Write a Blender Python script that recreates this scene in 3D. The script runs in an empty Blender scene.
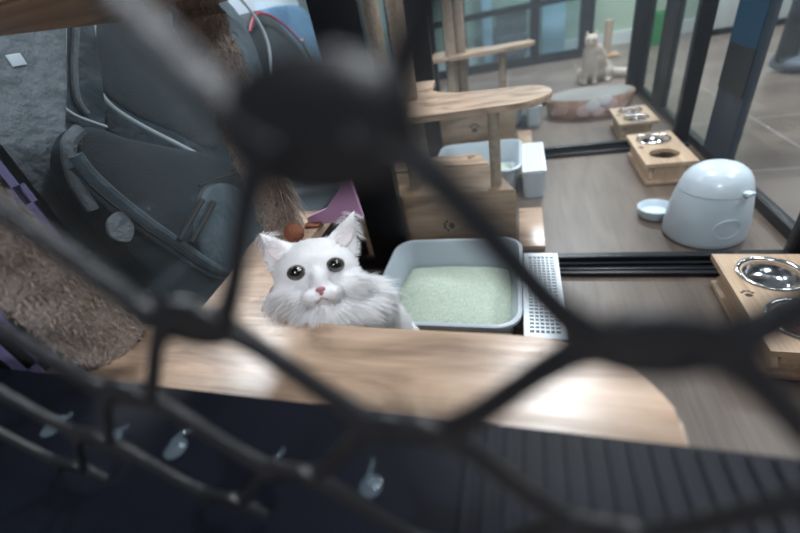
import bpy, bmesh, math, random
from mathutils import Vector, Matrix
random.seed(7)
C = bpy.context.scene.collection
PI = math.pi
V = Vector

# ---------------------------------------------------------------- materials
def mat(name, col, rough=0.5, metal=0.0, spec=0.5, noise=None, bump=None, coat=0, alpha=None, trans=0, sheen=0, emit=None):
    """noise=(scale, amount, colour2)  bump=(scale, strength)"""
    m = bpy.data.materials.new(name); m.use_nodes = True
    nt = m.node_tree; b = nt.nodes['Principled BSDF']
    b.inputs['Base Color'].default_value = (*col, 1)
    b.inputs['Roughness'].default_value = rough
    b.inputs['Metallic'].default_value = metal
    b.inputs['Specular IOR Level'].default_value = spec
    b.inputs['Coat Weight'].default_value = coat
    b.inputs['Transmission Weight'].default_value = trans
    b.inputs['Sheen Weight'].default_value = sheen
    if alpha is not None: b.inputs['Alpha'].default_value = alpha
    if emit: b.inputs['Emission Color'].default_value = (*emit[0], 1); b.inputs['Emission Strength'].default_value = emit[1]
    tc = nt.nodes.new('ShaderNodeTexCoord')
    if noise:
        n = nt.nodes.new('ShaderNodeTexNoise'); n.inputs['Scale'].default_value = noise[0]; n.inputs['Detail'].default_value = 5
        nt.links.new(tc.outputs['Object'], n.inputs['Vector'])
        r = nt.nodes.new('ShaderNodeValToRGB')
        r.color_ramp.elements[0].position = .5-noise[1]; r.color_ramp.elements[1].position = .5+noise[1]
        r.color_ramp.elements[0].color = (*col, 1); r.color_ramp.elements[1].color = (*noise[2], 1)
        nt.links.new(n.outputs['Fac'], r.inputs['Fac']); nt.links.new(r.outputs['Color'], b.inputs['Base Color'])
    if bump:
        n = nt.nodes.new('ShaderNodeTexNoise'); n.inputs['Scale'].default_value = bump[0]; n.inputs['Detail'].default_value = 6
        nt.links.new(tc.outputs['Object'], n.inputs['Vector'])
        u = nt.nodes.new('ShaderNodeBump'); u.inputs['Strength'].default_value = bump[1]; u.inputs['Distance'].default_value = .03 if name in ('slate blue nylon', 'dark slate nylon', 'grey wool fabric', 'mid blue cloth') else (.0015 if name == 'green grey litter' else .01)
        nt.links.new(n.outputs['Fac'], u.inputs['Height']); nt.links.new(u.outputs['Normal'], b.inputs['Normal'])
    return m

def wood(name, c1, c2, c3, axis='X', rough=.4, scale=9, stretch=14, fine=90):
    m = bpy.data.materials.new(name); m.use_nodes = True
    nt = m.node_tree; b = nt.nodes['Principled BSDF']; b.inputs['Roughness'].default_value = rough
    tc = nt.nodes.new('ShaderNodeTexCoord'); mp = nt.nodes.new('ShaderNodeMapping')
    s = [scale]*3; s['XYZ'.index(axis)] = scale/stretch*3; mp.inputs['Scale'].default_value = s
    nt.links.new(tc.outputs['Object'], mp.inputs['Vector'])
    n = nt.nodes.new('ShaderNodeTexNoise'); n.inputs['Scale'].default_value = 1.6; n.inputs['Detail'].default_value = 7; n.inputs['Distortion'].default_value = 1.3
    nt.links.new(mp.outputs['Vector'], n.inputs['Vector'])
    r = nt.nodes.new('ShaderNodeValToRGB'); e = r.color_ramp.elements
    e[0].position = .3; e[0].color = (*c1, 1); e[1].position = .72; e[1].color = (*c3, 1)
    k = e.new(.5); k.color = (*c2, 1)
    nt.links.new(n.outputs['Fac'], r.inputs['Fac'])
    mp2 = nt.nodes.new('ShaderNodeMapping'); s2 = [fine]*3; s2['XYZ'.index(axis)] = fine/22; mp2.inputs['Scale'].default_value = s2
    nt.links.new(tc.outputs['Object'], mp2.inputs['Vector'])
    n2 = nt.nodes.new('ShaderNodeTexNoise'); n2.inputs['Scale'].default_value = 1.5; n2.inputs['Detail'].default_value = 4
    nt.links.new(mp2.outputs['Vector'], n2.inputs['Vector'])
    mx = nt.nodes.new('ShaderNodeMixRGB'); mx.blend_type = 'MULTIPLY'; mx.inputs['Fac'].default_value = .45
    r2 = nt.nodes.new('ShaderNodeValToRGB'); r2.color_ramp.elements[0].position = .3; r2.color_ramp.elements[1].position = .62
    r2.color_ramp.elements[0].color = (.55, .5, .46, 1); r2.color_ramp.elements[1].color = (1, 1, 1, 1)
    nt.links.new(n2.outputs['Fac'], r2.inputs['Fac'])
    nt.links.new(r.outputs['Color'], mx.inputs['Color1']); nt.links.new(r2.outputs['Color'], mx.inputs['Color2'])
    nt.links.new(mx.outputs['Color'], b.inputs['Base Color'])
    u = nt.nodes.new('ShaderNodeBump'); u.inputs['Strength'].default_value = .12; u.inputs['Distance'].default_value = .003
    nt.links.new(n2.outputs['Fac'], u.inputs['Height']); nt.links.new(u.outputs['Normal'], b.inputs['Normal'])
    return m

def glass_mat(name, tint, haze, hazecol, ior=1.3):
    m = bpy.data.materials.new(name); m.use_nodes = True
    nt = m.node_tree; nt.nodes.clear()
    out = nt.nodes.new('ShaderNodeOutputMaterial')
    t = nt.nodes.new('ShaderNodeBsdfTransparent'); t.inputs['Color'].default_value = (*tint, 1)
    g = nt.nodes.new('ShaderNodeBsdfGlossy'); g.inputs['Roughness'].default_value = .04; g.inputs['Color'].default_value = (.8, .88, .95, 1)
    d = nt.nodes.new('ShaderNodeBsdfDiffuse'); d.inputs['Color'].default_value = (*hazecol, 1)
    f = nt.nodes.new('ShaderNodeFresnel'); f.inputs['IOR'].default_value = ior
    a = nt.nodes.new('ShaderNodeMixShader'); c = nt.nodes.new('ShaderNodeMixShader'); c.inputs['Fac'].default_value = haze
    ge = nt.nodes.new('ShaderNodeNewGeometry'); mu = nt.nodes.new('ShaderNodeMath'); mu.operation = 'SUBTRACT'; mu.use_clamp = True
    nt.links.new(f.outputs['Fac'], mu.inputs[0]); nt.links.new(ge.outputs['Backfacing'], mu.inputs[1]); nt.links.new(mu.outputs[0], a.inputs['Fac']); nt.links.new(t.outputs[0], a.inputs[1]); nt.links.new(g.outputs[0], a.inputs[2])
    nt.links.new(a.outputs[0], c.inputs[1]); nt.links.new(d.outputs[0], c.inputs[2]); nt.links.new(c.outputs[0], out.inputs[0])
    return m

M = {}
M['pine'] = wood('pine shelf', (.26,.175,.125), (.49,.345,.245), (.60,.44,.33), 'X', .26, 10, 8)
M['pine_dark'] = wood('pine crate', (.20,.12,.07), (.36,.235,.145), (.48,.33,.215), 'X', .5, 9)
M['pine_stand'] = wood('beech stand', (.42,.29,.19), (.52,.37,.25), (.60,.45,.32), 'Y', .45, 8)
M['floor'] = wood('vinyl wood floor', (.088,.064,.050), (.125,.093,.073), (.155,.118,.094), 'Y', .42, 5, 18, 60)
M['black'] = mat('black powder coated metal', (.007,.008,.011), .38, spec=.35, bump=(60,.03))
M['grille'] = mat('black painted steel mesh', (.011,.011,.013), .33, bump=(300,.1))
M['sill'] = mat('black rubber and metal sill', (.0035,.0045,.009), .5, spec=.2)
M['slate'] = mat('slate blue film', (.040,.055,.075), .5, spec=.3)
M['bluefilm'] = mat('deep blue film', (.008,.045,.085), .5, spec=.2)  # colour of a reflection painted onto the slate stile
M['glass'] = glass_mat('hazy cage glass', (.985,.995,.995), .022, (.60,.66,.70))
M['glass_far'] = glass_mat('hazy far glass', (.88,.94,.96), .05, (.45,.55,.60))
M['sisal'] = mat('sisal rope', (.30,.225,.16), .9, noise=(60,.2,(.42,.33,.25)), bump=(220,.9))
M['plush'] = mat('brown plush', (.16,.12,.098), .95, noise=(25,.25,(.32,.25,.21)), bump=(140,1.0), sheen=.4)
M['sisalfur'] = mat('frayed fibre', (.36,.285,.235), .9)
M['tray'] = mat('blue grey plastic', (.42,.48,.53), .3, spec=.5)
M['tray_lt'] = mat('white plastic grate', (.72,.78,.83), .35)
M['litter'] = mat('green grey litter', (.30,.36,.29), .95, noise=(330,.14,(.52,.58,.49)), bump=(520,.35))
M['white'] = mat('white glossy plastic', (.56,.64,.70), .3)
M['white_sh'] = mat('white lid plastic', (.60,.68,.74), .25)
M['steel'] = mat('stainless steel', (.62,.65,.68), .16, metal=1)
M['kibble'] = mat('brown kibble', (.09,.045,.028), .8, bump=(300,.6))
M['hole'] = mat('dark brown burnt wood', (.05,.033,.024), .8)
M['bag_blue'] = mat('slate blue nylon', (.045,.072,.096), .55, noise=(6,.3,(.075,.11,.14)), bump=(16,.6), sheen=.2)
M['bag_dark'] = mat('dark slate nylon', (.018,.030,.044), .5, noise=(5,.3,(.042,.064,.088)), bump=(12,.7))
M['bag_mesh'] = mat('charcoal mesh', (.013,.022,.030), .6, noise=(5,.3,(.030,.046,.060)), bump=(400,.5))
M['bag_grey'] = mat('grey wool fabric', (.12,.145,.165), .9, noise=(30,.3,(.21,.24,.27)), bump=(60,.35))
M['piping'] = mat('pale grey piping', (.55,.62,.68), .5)
M['redpipe'] = mat('red piping', (.38,.03,.06), .5)
M['jeans'] = mat('mid blue cloth', (.045,.13,.24), .8, bump=(14,.8))
M['whitebox'] = mat('white paper', (.62,.70,.78), .7)
M['purple'] = mat('purple plastic', (.22,.19,.40), .4)
M['pink'] = mat('mauve felt', (.36,.20,.33), .8)
M['rust'] = mat('rust brown felt', (.22,.08,.045), .9, bump=(90,.6))
M['webbing'] = mat('black webbing', (.008,.009,.011), .6)
M['card'] = mat('corrugated card', (.24,.235,.225), .95, bump=(120,1))
M['cardside'] = mat('printed brown card', (.36,.21,.15), .8, noise=(18,.12,(.48,.33,.25)))
M['cartoonpink'] = mat('pale pink print', (.52,.36,.36), .7)
M['cartoonwhite'] = mat('white print', (.62,.62,.62), .7)
M['tile'] = None
M['green'] = mat('pale green paint', (.24,.31,.245), .8, emit=None)
M['wallgrey'] = mat('grey wall paint', (.20,.23,.25), .8)
M['walldark'] = mat('slate wall paint', (.10,.12,.14), .8)
M['ceiling'] = mat('grey ceiling', (.35,.36,.38), .9)
M['basewhite'] = mat('pale grey skirting', (.40,.43,.42), .6)
M['paleblue'] = mat('pale blue panel', (.22,.34,.40), .6)
M['sofa'] = mat('dark grey upholstery', (.05,.055,.06), .9)
M['clip'] = glass_mat('clear plastic', (.62,.70,.74), .10, (.45,.55,.62), 1.5)
def furmat(name, col):
    m = bpy.data.materials.new(name); m.use_nodes = True; nt = m.node_tree; nt.nodes.clear()
    o = nt.nodes.new('ShaderNodeOutputMaterial'); d = nt.nodes.new('ShaderNodeBsdfDiffuse'); t = nt.nodes.new('ShaderNodeBsdfTranslucent'); x = nt.nodes.new('ShaderNodeMixShader')
    d.inputs['Color'].default_value = (*col, 1); t.inputs['Color'].default_value = (*col, 1); x.inputs[0].default_value = .5
    nt.links.new(d.outputs[0], x.inputs[1]); nt.links.new(t.outputs[0], x.inputs[2]); nt.links.new(x.outputs[0], o.inputs[0]); return m
M['fur'] = furmat('white cat fur', (.97,.965,.97))
M['skin'] = mat('white cat coat', (.90,.89,.90), .9, spec=.1)
M['furcream'] = furmat('cream cat fur', (.80,.73,.66))
M['eyeiris'] = mat('olive eye', (.030,.030,.018), .05, coat=1)
M['pupil'] = mat('black pupil', (.002,.002,.003), .03, coat=1)
M['eyerim'] = mat('dark eye rim', (.07,.045,.05), .5)
M['nosepink'] = mat('pink nose', (.42,.17,.20), .45)
M['mouth'] = mat('mauve lip', (.30,.13,.16), .6)
M['earpink'] = mat('pale pink inner ear', (.86,.76,.78), .9)
M['whisker'] = mat('white whisker', (.9,.9,.92), .4)
M['skinperson'] = mat('skin', (.45,.29,.21), .6)
M['trouser'] = mat('black trousers', (.008,.009,.012), .8, bump=(20,.5))
M['top'] = mat('indigo cotton', (.02,.03,.14), .8, bump=(20,.5))
M['shoe'] = mat('grey shoe fabric', (.10,.12,.15), .7)
M['hair'] = mat('black hair', (.01,.01,.01), .5)
M['lampwhite'] = mat('lamp diffuser', (.8,.8,.8), .5, emit=((.91,.95,1.0), 3.0))
M['lampframe'] = mat('lamp housing', (.5,.5,.5), .5)

# floor outside the cages: square tiles with pale joints
m = bpy.data.materials.new('taupe floor tiles'); m.use_nodes = True; nt = m.node_tree; b = nt.nodes['Principled BSDF']
tc = nt.nodes.new('ShaderNodeTexCoord'); mp = nt.nodes.new('ShaderNodeMapping'); mp.inputs['Location'].default_value = (.12, .1, 0)
br = nt.nodes.new('ShaderNodeTexBrick'); br.offset = 0; br.inputs['Scale'].default_value = 1
br.inputs['Brick Width'].default_value = .6; br.inputs['Row Height'].default_value = .6; br.inputs['Mortar Size'].default_value = .006
br.inputs['Color1'].default_value = (.115,.090,.075,1); br.inputs['Color2'].default_value = (.135,.106,.089,1); br.inputs['Mortar'].default_value = (.23,.20,.18,1)
nt.links.new(tc.outputs['Object'], mp.inputs['Vector']); nt.links.new(mp.outputs['Vector'], br.inputs['Vector'])
n = nt.nodes.new('ShaderNodeTexNoise'); n.inputs['Scale'].default_value = 3; n.inputs['Detail'].default_value = 6
nt.links.new(tc.outputs['Object'], n.inputs['Vector'])
mx = nt.nodes.new('ShaderNodeMixRGB'); mx.blend_type = 'SOFT_LIGHT'; mx.inputs['Fac'].default_value = .7
nt.links.new(br.outputs['Color'], mx.inputs['Color1']); nt.links.new(n.outputs['Fac'], mx.inputs['Color2']); nt.links.new(mx.outputs['Color'], b.inputs['Base Color'])
b.inputs['Roughness'].default_value = .35
M['tile'] = m

# ---------------------------------------------------------------- mesh helpers
def bx(bm, lo, hi, mtx=None, bev=0):
    r = bmesh.ops.create_cube(bm, size=1)
    c = (V(lo)+V(hi))/2; s = V(hi)-V(lo)
    for v in r['verts']:
        v.co = V((v.co.x*s.x, v.co.y*s.y, v.co.z*s.z)) + c
    if bev:
        ed = {e for v in r['verts'] for e in v.link_edges}
        q = bmesh.ops.bevel(bm, geom=list(ed), offset=bev, segments=2, affect='EDGES', profile=.6)
        vs = {v for f in q['faces'] for v in f.verts}
        r = {'verts': list(vs)}
    if mtx:
        for v in r['verts']: v.co = mtx @ v.co
    return bm

def prism(bm, pts, z0, z1, bev=0):
    """pts: list of (x, y) outline, extruded along z"""
    lo = [bm.verts.new((x, y, z0)) for x, y in pts]; hi = [bm.verts.new((x, y, z1)) for x, y in pts]
    n = len(pts)
    f1 = bm.faces.new(hi); f0 = bm.faces.new(lo[::-1])
    for i in range(n): bm.faces.new((lo[i], lo[(i+1) % n], hi[(i+1) % n], hi[i]))
    if bev:
        ed = list(f1.edges)+list(f0.edges)
        bmesh.ops.bevel(bm, geom=ed, offset=bev, segments=2, affect='EDGES')
    return bm

def ring_frame(t):
    t = t.normalized(); a = V((0, 0, 1)) if abs(t.z) < .9 else V((1, 0, 0))
    u = t.cross(a).normalized(); return u, t.cross(u).normalized()

def tube(bm, pts, r, seg=12, closed=False, radii=None):
    pts = [V(p) for p in pts]; n = len(pts); rings = []
    up = None
    for i, p in enumerate(pts):
        if closed: t = pts[(i+1) % n]-pts[i-1]
        else: t = pts[min(i+1, n-1)]-pts[max(i-1, 0)]
        t.normalize()
        if up is None: up, _ = ring_frame(t)
        up = (up-t*up.dot(t)).normalized(); w = t.cross(up)
        rr = radii[i] if radii else r
        rings.append([bm.verts.new(p+(up*math.cos(a)+w*math.sin(a))*rr) for a in [2*PI*k/seg for k in range(seg)]])
    for i in range(n if closed else n-1):
        a, b_ = rings[i], rings[(i+1) % n]
        for k in range(seg): bm.faces.new((a[k], a[(k+1) % seg], b_[(k+1) % seg], b_[k]))
    if not closed:
        bm.faces.new(rings[0][::-1]); bm.faces.new(rings[-1])
    return bm

def lathe(bm, prof, c=(0, 0, 0), seg=40, sx=1, sy=1, closed=False):
    c = V(c); rings = []
    for r, z in prof:
        if r <= 1e-6: rings.append([bm.verts.new(c+V((0, 0, z)))])
        else: rings.append([bm.verts.new(c+V((r*sx*math.cos(2*PI*k/seg), r*sy*math.sin(2*PI*k/seg), z))) for k in range(seg)])
    for a, b_ in zip(rings, rings[1:]):
        for k in range(seg):
            k2 = (k+1) % seg
            if len(a) == 1 and len(b_) == 1: continue
            if len(a) == 1: bm.faces.new((a[0], b_[k2], b_[k]))
            elif len(b_) == 1: bm.faces.new((a[k], a[k2], b_[0]))
            else: bm.faces.new((a[k], a[k2], b_[k2], b_[k]))
    return bm

def ell(bm, c, r, rot=None, sub=3):
    q = bmesh.ops.create_icosphere(bm, subdivisions=sub, radius=1)
    for v in q['verts']:
        p = V((v.co.x*r[0], v.co.y*r[1], v.co.z*r[2]))
        if rot: p = rot @ p
        v.co = p+V(c)
    return bm

def chain(bm, a, b, ra, rb, n=6, sub=2):
    a = V(a); b = V(b)
    for i in range(n+1):
        t = i/n; r = ra+(rb-ra)*t
        ell(bm, a.lerp(b, t), (r, r, r), sub=sub)
    return bm

def smooth_closed(pts, k=5):
    out = []; n = len(pts)
    for i in range(n):
        p0, p1, p2, p3 = [V(pts[(i+j-1) % n]) for j in range(4)]
        for s in range(k):
            t = s/k
            out.append(.5*((2*p1)+(p2-p0)*t+(2*p0-5*p1+4*p2-p3)*t*t+(3*p1-p0-3*p2+p3)*t**3))
    return out
def smooth_open(pts, k=6):
    out = []; n = len(pts); P = [V(p) for p in pts]
    for i in range(n-1):
        p0, p1, p2, p3 = P[max(i-1, 0)], P[i], P[i+1], P[min(i+2, n-1)]
        for s in range(k):
            t = s/k
            out.append(.5*((2*p1)+(p2-p0)*t+(2*p0-5*p1+4*p2-p3)*t*t+(3*p1-p0-3*p2+p3)*t**3))
    out.append(P[-1]); return out

def pillow(bm, pts, x0, thick, puff=.6):
    """soft bag body: outline in the Y-Z plane at X=x0 (its front seam), bulging to both sides"""
    o = smooth_closed([(p[0], p[1]) for p in pts])
    cy = sum(p[0] for p in o)/len(o); cz = sum(p[1] for p in o)/len(o)
    prof = [(1, 0), (.985, .22), (.94, .42), (.85, .62), (.7, .80), (.5, .92), (.25, .99)]
    layers = [(s, -thick*.5-thick*.5*h) for s, h in prof[::-1]]+[(1, -thick*.25)]+[(s, thick*puff*.35*h) for s, h in prof]
    rings = [[bm.verts.new((x0+dx, cy+(p[0]-cy)*s, cz+(p[1]-cz)*s)) for p in o] for s, dx in layers]
    n = len(o)
    for a, b_ in zip(rings, rings[1:]):
        for k in range(n): bm.faces.new((a[k], a[(k+1) % n], b_[(k+1) % n], b_[k]))
    for r_, flip in ((rings[0], True), (rings[-1], False)):
        c = bm.verts.new(sum((v.co for v in r_), V())/n)
        for k in range(n):
            bm.faces.new((r_[k], r_[(k+1) % n], c) if not flip else (r_[(k+1) % n], r_[k], c))
    return bm

def obj(name, bm, m, parent=None, loc=None, smooth=True, kind=None, label=None, auto=True):
    me = bpy.data.meshes.new(name)
    bmesh.ops.recalc_face_normals(bm, faces=bm.faces[:])
    if smooth:
        for f in bm.faces: f.smooth = True
        if auto:
            for e in bm.edges:
                if len(e.link_faces) == 2 and e.calc_face_angle(0) > .6: e.smooth = False
    bm.to_mesh(me); bm.free()
    o = bpy.data.objects.new(name, me); C.objects.link(o)
    if m: me.materials.append(m)
    if parent: o.parent = parent
    if loc: o.location = loc
    if kind: o['kind'] = kind
    if label: o['label'] = label
    return o

def thing(name, label, cat, loc=(0, 0, 0), rz=0, group=None):
    o = bpy.data.objects.new(name, None); C.objects.link(o)
    o.empty_display_size = .05
    o.location = loc; o.rotation_euler = (0, 0, rz); o['label'] = label; o['category'] = cat
    if group: o['group'] = group
    return o
def tag(o, label, cat, group=None, kind=None):
    o['label'] = label; o['category'] = cat
    if group: o['group'] = group
    if kind: o['kind'] = kind
    return o
def B(): return bmesh.new()
def struct(name, bm, m, smooth=False):
    return obj(name, bm, m, smooth=smooth, kind='structure')
def boxm(lo, hi, bev=0): return bx(B(), lo, hi, bev=bev)

# ---------------------------------------------------------------- room
struct('floor', boxm((-2.2, -2.5, -.13), (4, 5.1, -.03)), M['tile'])
struct('ceiling', boxm((-2.2, -2.5, 2.4), (4, 5.1, 2.5)), M['ceiling'])
struct('wall_left', boxm((-2.3, -2.5, -.13), (-2.2, 5.1, 2.5)), M['walldark'])
struct('wall_right', boxm((4, -2.5, -.13), (4.1, 5.1, 2.5)), M['wallgrey'])
struct('wall_front', boxm((-2.3, -2.6, -.13), (4.1, -2.5, 2.5)), M['walldark'])
struct('wall_back', boxm((-2.3, 5.1, -.13), (4.1, 5.2, 2.5)), M['green'])
struct('baseboard_back', boxm((-2.2, 5.06, -.03), (4, 5.1, .09)), M['basewhite'])

# vinyl floor of the row of cages
struct('floor_cages', boxm((-.59, .15, -.03), (.745, 2.99, 0)), M['floor'])

# ---------------------------------------------------------------- glass partitions between the cages
def partition(y, label, posts):
    t = thing('glass_partition', label, 'partition', (0, y, 0), group='glass partitions between the cat cages')
    bm = B(); bx(bm, (-.55, -.022, .001), (.70, .022, .018), bev=.003); bx(bm, (-.55, -.012, .018), (.70, .012, .034), bev=.003)
    bx(bm, (.10, -.066, .001), (.70, -.024, .010), bev=.002); bx(bm, (.10, -.066, .010), (.70, -.058, .015), bev=.001); bx(bm, (.10, -.045, .010), (.70, -.038, .014), bev=.001)
    obj('floor_track', bm, M['black'], t)
    for a, b_ in posts:
        bm = bx(B(), (a, -.02, .001), (b_, .02, 1.9), bev=.002); obj('post', bm, M['black'], t)
    obj('glass_pane', boxm((posts[0][1], -.003, .034), (posts[-1][0], .003, 1.86)), M['glass'], t)
    obj('top_rail', boxm((-.55, -.02, 1.9), (.70, .02, 1.94)), M['black'], t)
    return t
partition(1.048, 'glass partition on a black floor track just behind the green litter tray', [(-.49, -.365), (.66, .705)])
partition(1.995, 'glass partition on a black floor track in front of the flower-edged card scratcher', [(-.50, -.40), (.650, .705)])
partition(2.97, 'farthest glass partition, between the card scratcher and the seated cream cat', [(-.50, -.42), (.64, .715)])

def sidewall(x, label, stiles, y0=.16, y1=2.99):
    t = thing('glass_side_wall', label, 'glass wall', (x, 0, 0))
    bm = B(); bx(bm, (-.015, y0, .001), (.015, y1, .034), bev=.003); obj('bottom_rail', bm, M['black'], t)
    obj('glass_pane', boxm((-.003, y0, .034), (.003, y1, 1.88)), M['glass'], t)
    obj('top_rail', boxm((-.015, y0, 1.88), (.015, y1, 1.93)), M['black'], t)
    for a, b_, mm in stiles:
        s = obj('stile', bx(B(), (-.014, a, .034), (.014, b_, 1.88), bev=.002), M[mm], t)
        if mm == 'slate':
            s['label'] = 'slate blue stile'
            obj('film', boxm((-.018, a+.004, .42), (-.0145, b_-.004, 1.8)), M['bluefilm'], s, label='deep blue film on the upper part')  # blue reflection built as a coloured sheet on the stile
            obj('band', boxm((-.018, a+.004, .27), (-.0145, b_-.004, .42)), M['black'], s, label='black band')  # dark part of the same reflection, also a coloured sheet
    return t
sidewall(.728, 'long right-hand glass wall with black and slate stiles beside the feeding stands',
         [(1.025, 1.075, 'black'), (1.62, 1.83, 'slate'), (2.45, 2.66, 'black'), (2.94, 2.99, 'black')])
sidewall(-.575, 'left-hand glass wall with the bags piled up behind it', [(2.0, 2.06, 'black'), (2.94, 2.99, 'black')])

# ---------------------------------------------------------------- front panel, grille
t = thing('front_panel', 'black metal front panel and ribbed sill in the near foreground', 'panel', (0, .15, -.03))
bm = bx(B(), (-.62, -.13, .0), (.9, .0, .545), bev=.002); obj('sill', bm, M['sill'], t)
for i in range(26):
    x = -.035+i*.0115
    obj('rib', bx(B(), (x, -.127, .5452), (x+.0045, -.003, .5475), bev=.0008), M['sill'], t)

bm = B()
Y0 = .07; a_, b_ = .0655, .0530; hl = .0115
X0, Z0 = -.038, .736
ROWZ = {-4: .958, -3: .903, -2: .848, -1: .793, 0: .733, 1: .6775, 2: .631, 3: .582, 4: .533, 5: .484}
def bar(bm, pts, ws, th, tilt):
    """flat strand with bevelled edges following pts, half-width ws[i]"""
    rings = []; pts = [V(p) for p in pts]
    for i, p in enumerate(pts):
        d = (pts[min(i+1, len(pts)-1)]-pts[max(i-1, 0)]).normalized(); n = V((0, 1, 0)); u = d.cross(n)
        rot = Matrix.Rotation(tilt, 3, d); n = rot @ n; u = rot @ u; w = ws[i]
        rings.append([bm.verts.new(p+u*(a*w)+n*(b*th)) for a, b in [(1, .3), (.8, .8), (.4, 1), (-.4, 1), (-.8, .8), (-1, .3), (-1, -.3), (-.8, -.8), (-.4, -1), (.4, -1), (.8, -.8), (1, -.3)]])
    for A, Bq in zip(rings, rings[1:]):
        for k in range(12): bm.faces.new((A[k], A[(k+1) % 12], Bq[(k+1) % 12], Bq[k]))
    bm.faces.new(rings[0][::-1]); bm.faces.new(rings[-1])
for j in range(-4, 5):
    for i in range(-8, 9):
        if (i+j) % 2: continue
        x = X0+i*a_; z = ROWZ[j]; zn = ROWZ[j+1]
        big = 1.0 if j <= 1 else .72
        if z > .53:
            bar(bm, [(x+hl*(1.35 if j > 0 else 1.8)*t, Y0, z) for t in (-1, -.8, -.4, 0, .4, .8, 1)], [w_*(big if j > 0 else 1.32) for w_ in (.0030, .0072, .0098, .0106, .0098, .0072, .0030)], .0024, 0)
        for sg in (-1, 1):
            p = V((x+sg*hl*.7, Y0, z)); q = V((x+sg*(a_-hl*.7), Y0, zn))
            c1 = p+V((sg*.013, 0, 0)); c2 = q-V((sg*.013, 0, 0)); pts = []; ws = []
            for k in range(13):
                t = k/12; v = p*(1-t)**3+c1*3*t*(1-t)**2+c2*3*t*t*(1-t)+q*t**3
                if v.z < .5185: break
                pts.append(v); ws.append((.0037 if big == 1 else .0032)*(1+.75*abs(2*t-1)**3))
            if len(pts) > 1: bar(bm, pts, ws, .0019, -.5*sg)
g = obj('metal_grille', bm, M['grille'])
tag(g, 'black expanded metal grille blurred right in front of everything', 'grille')

for i, (x, y, sc, lab) in enumerate([(-.375, .10, 1.25, 'clear plastic hook clip at the far left end of the black sill'),
        (-.305, .100, .8, 'small clear plastic hook clip, second from the left on the black sill'),
        (-.243, .100, 1.1, 'clear plastic hook clip in the middle of the row on the black sill'),
        (-.157, .098, .8, 'small clear plastic hook clip, second from the right on the black sill'),
        (-.089, .098, .9, 'clear plastic hook clip at the right end of the row on the black sill')]):
    t = thing('hook_clip', lab, 'clip', (x, y, .5155), rz=.5+.3*i, group='clear hook clips on the sill')  # clear cup and hook shapes in a row along the sill
    t.scale = (sc*.8,)*3
    obj('suction_cup', lathe(B(), [(0, .0), (.009, .0), (.0095, .0012), (.006, .003), (.003, .0055), (0, .006)], seg=24), M['clip'], t)
    obj('hook', tube(B(), smooth_open([(0, 0, .006), (.002, 0, .009), (.010, 0, .009), (.016, 0, .006), (.019, 0, .009)]), .0016, 8), M['clip'], t)

# ---------------------------------------------------------------- cat trees (crate + L shaped shelf + poles)
def paw(parent, c, u, w, n, s=1.0, name='paw_print'):
    """paw mark: u right, w up, n out of the face"""
    bm = B(); u = V(u); w = V(w); n = V(n); R_ = Matrix((u, w, n)).transposed()
    for dx, dy, r in ((0, -.006, .010), (-.013, .006, .0048), (-.005, .0125, .005), (.005, .0125, .005), (.013, .006, .0048)):
        ell(bm, V(c)+(u*dx+w*dy)*s, (r*s, r*.8*s, .0012), R_, 2)
    return obj(name, bm, M['hole'], parent)

def arc(cx, cy, rx, ry, a0, a1, n=14):
    return [(cx+rx*math.cos(a0+(a1-a0)*k/n), cy+ry*math.sin(a0+(a1-a0)*k/n)) for k in range(n+1)]

def fringe(bm, base_fn, n, ln, spread=.5):
    for _ in range(n):
        p, d = base_fn(); d = (V(d)+V((random.gauss(0, 1), random.gauss(0, 1), random.gauss(0, 1)))*spread).normalized()
        L = ln*random.uniform(.5, 1.3); s = d.cross(V((random.random(), random.random(), random.random()))).normalized()*.0006
        m1 = V(p)+d*L*.5; e = V(p)+d*L+V((0, 0, -L*.25))
        a = bm.verts.new(V(p)-s); b = bm.verts.new(V(p)+s); c = bm.verts.new(m1-s*.8); d2 = bm.verts.new(m1+s*.8); ee = bm.verts.new(e)
        bm.faces.new((a, b, d2, c)); bm.faces.new((c, d2, ee))
    return bm

def pole_fur(x, y, z0, z1, r, n, ln, down=-.6):
    def fn():
        a = random.uniform(0, 2*PI); z = random.uniform(z0, z1)
        return (x+r*math.cos(a), y+r*math.sin(a), z), (math.cos(a)*.5, math.sin(a)*.5, down)
    return fringe(B(), fn, n, ln)

# nearest cage
oy = .15
t = thing('cat_tree', 'pine cat tree with rounded front shelf and plush poles in the nearest cage', 'cat tree', (0, oy, 0), group='pine cat trees, one in each cage')
obj('crate', prism(B(), [(-.54, .02), (-.03, .02), (-.12, .36), (-.54, .36)], 0, .228, .003), M['pine_dark'], t)
sh = [(-.55, .003), (.106, .003)]+[(.0+.109*math.cos(a), .035+.0895*math.sin(a)) for a in [k*PI/2/12 for k in range(1, 12)]]+[(-.02, .1255), (-.15, .1265), (-.26, .128), (-.315, .145), (-.328, .19), (-.325, .42), (-.44, .42), (-.432, .30), (-.415, .22), (-.405, .15), (-.43, .115), (-.55, .112)]
obj('shelf', prism(B(), sh, .452, .47, .003), M['pine'], t)
obj('post', lathe(B(), [(0, .229), (.015, .229), (.015, .452), (0, .452)], (-.06, .06, 0), 20), M['sisal'], t)
px_, py_ = -.388, .350
obj('plush_pole', tube(B(), [(px_, py_, .47+.01*k) for k in range(0, 34)], .036, 28, radii=[.0315+.0025*math.sin(k*1.7)+.001*math.sin(k*3.1) for k in range(34)]), M['plush'], t)
obj('frayed_fibre', pole_fur(px_, py_, .49, .79, .0315, 2600, .009), M['sisalfur'], t, auto=False)
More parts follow.
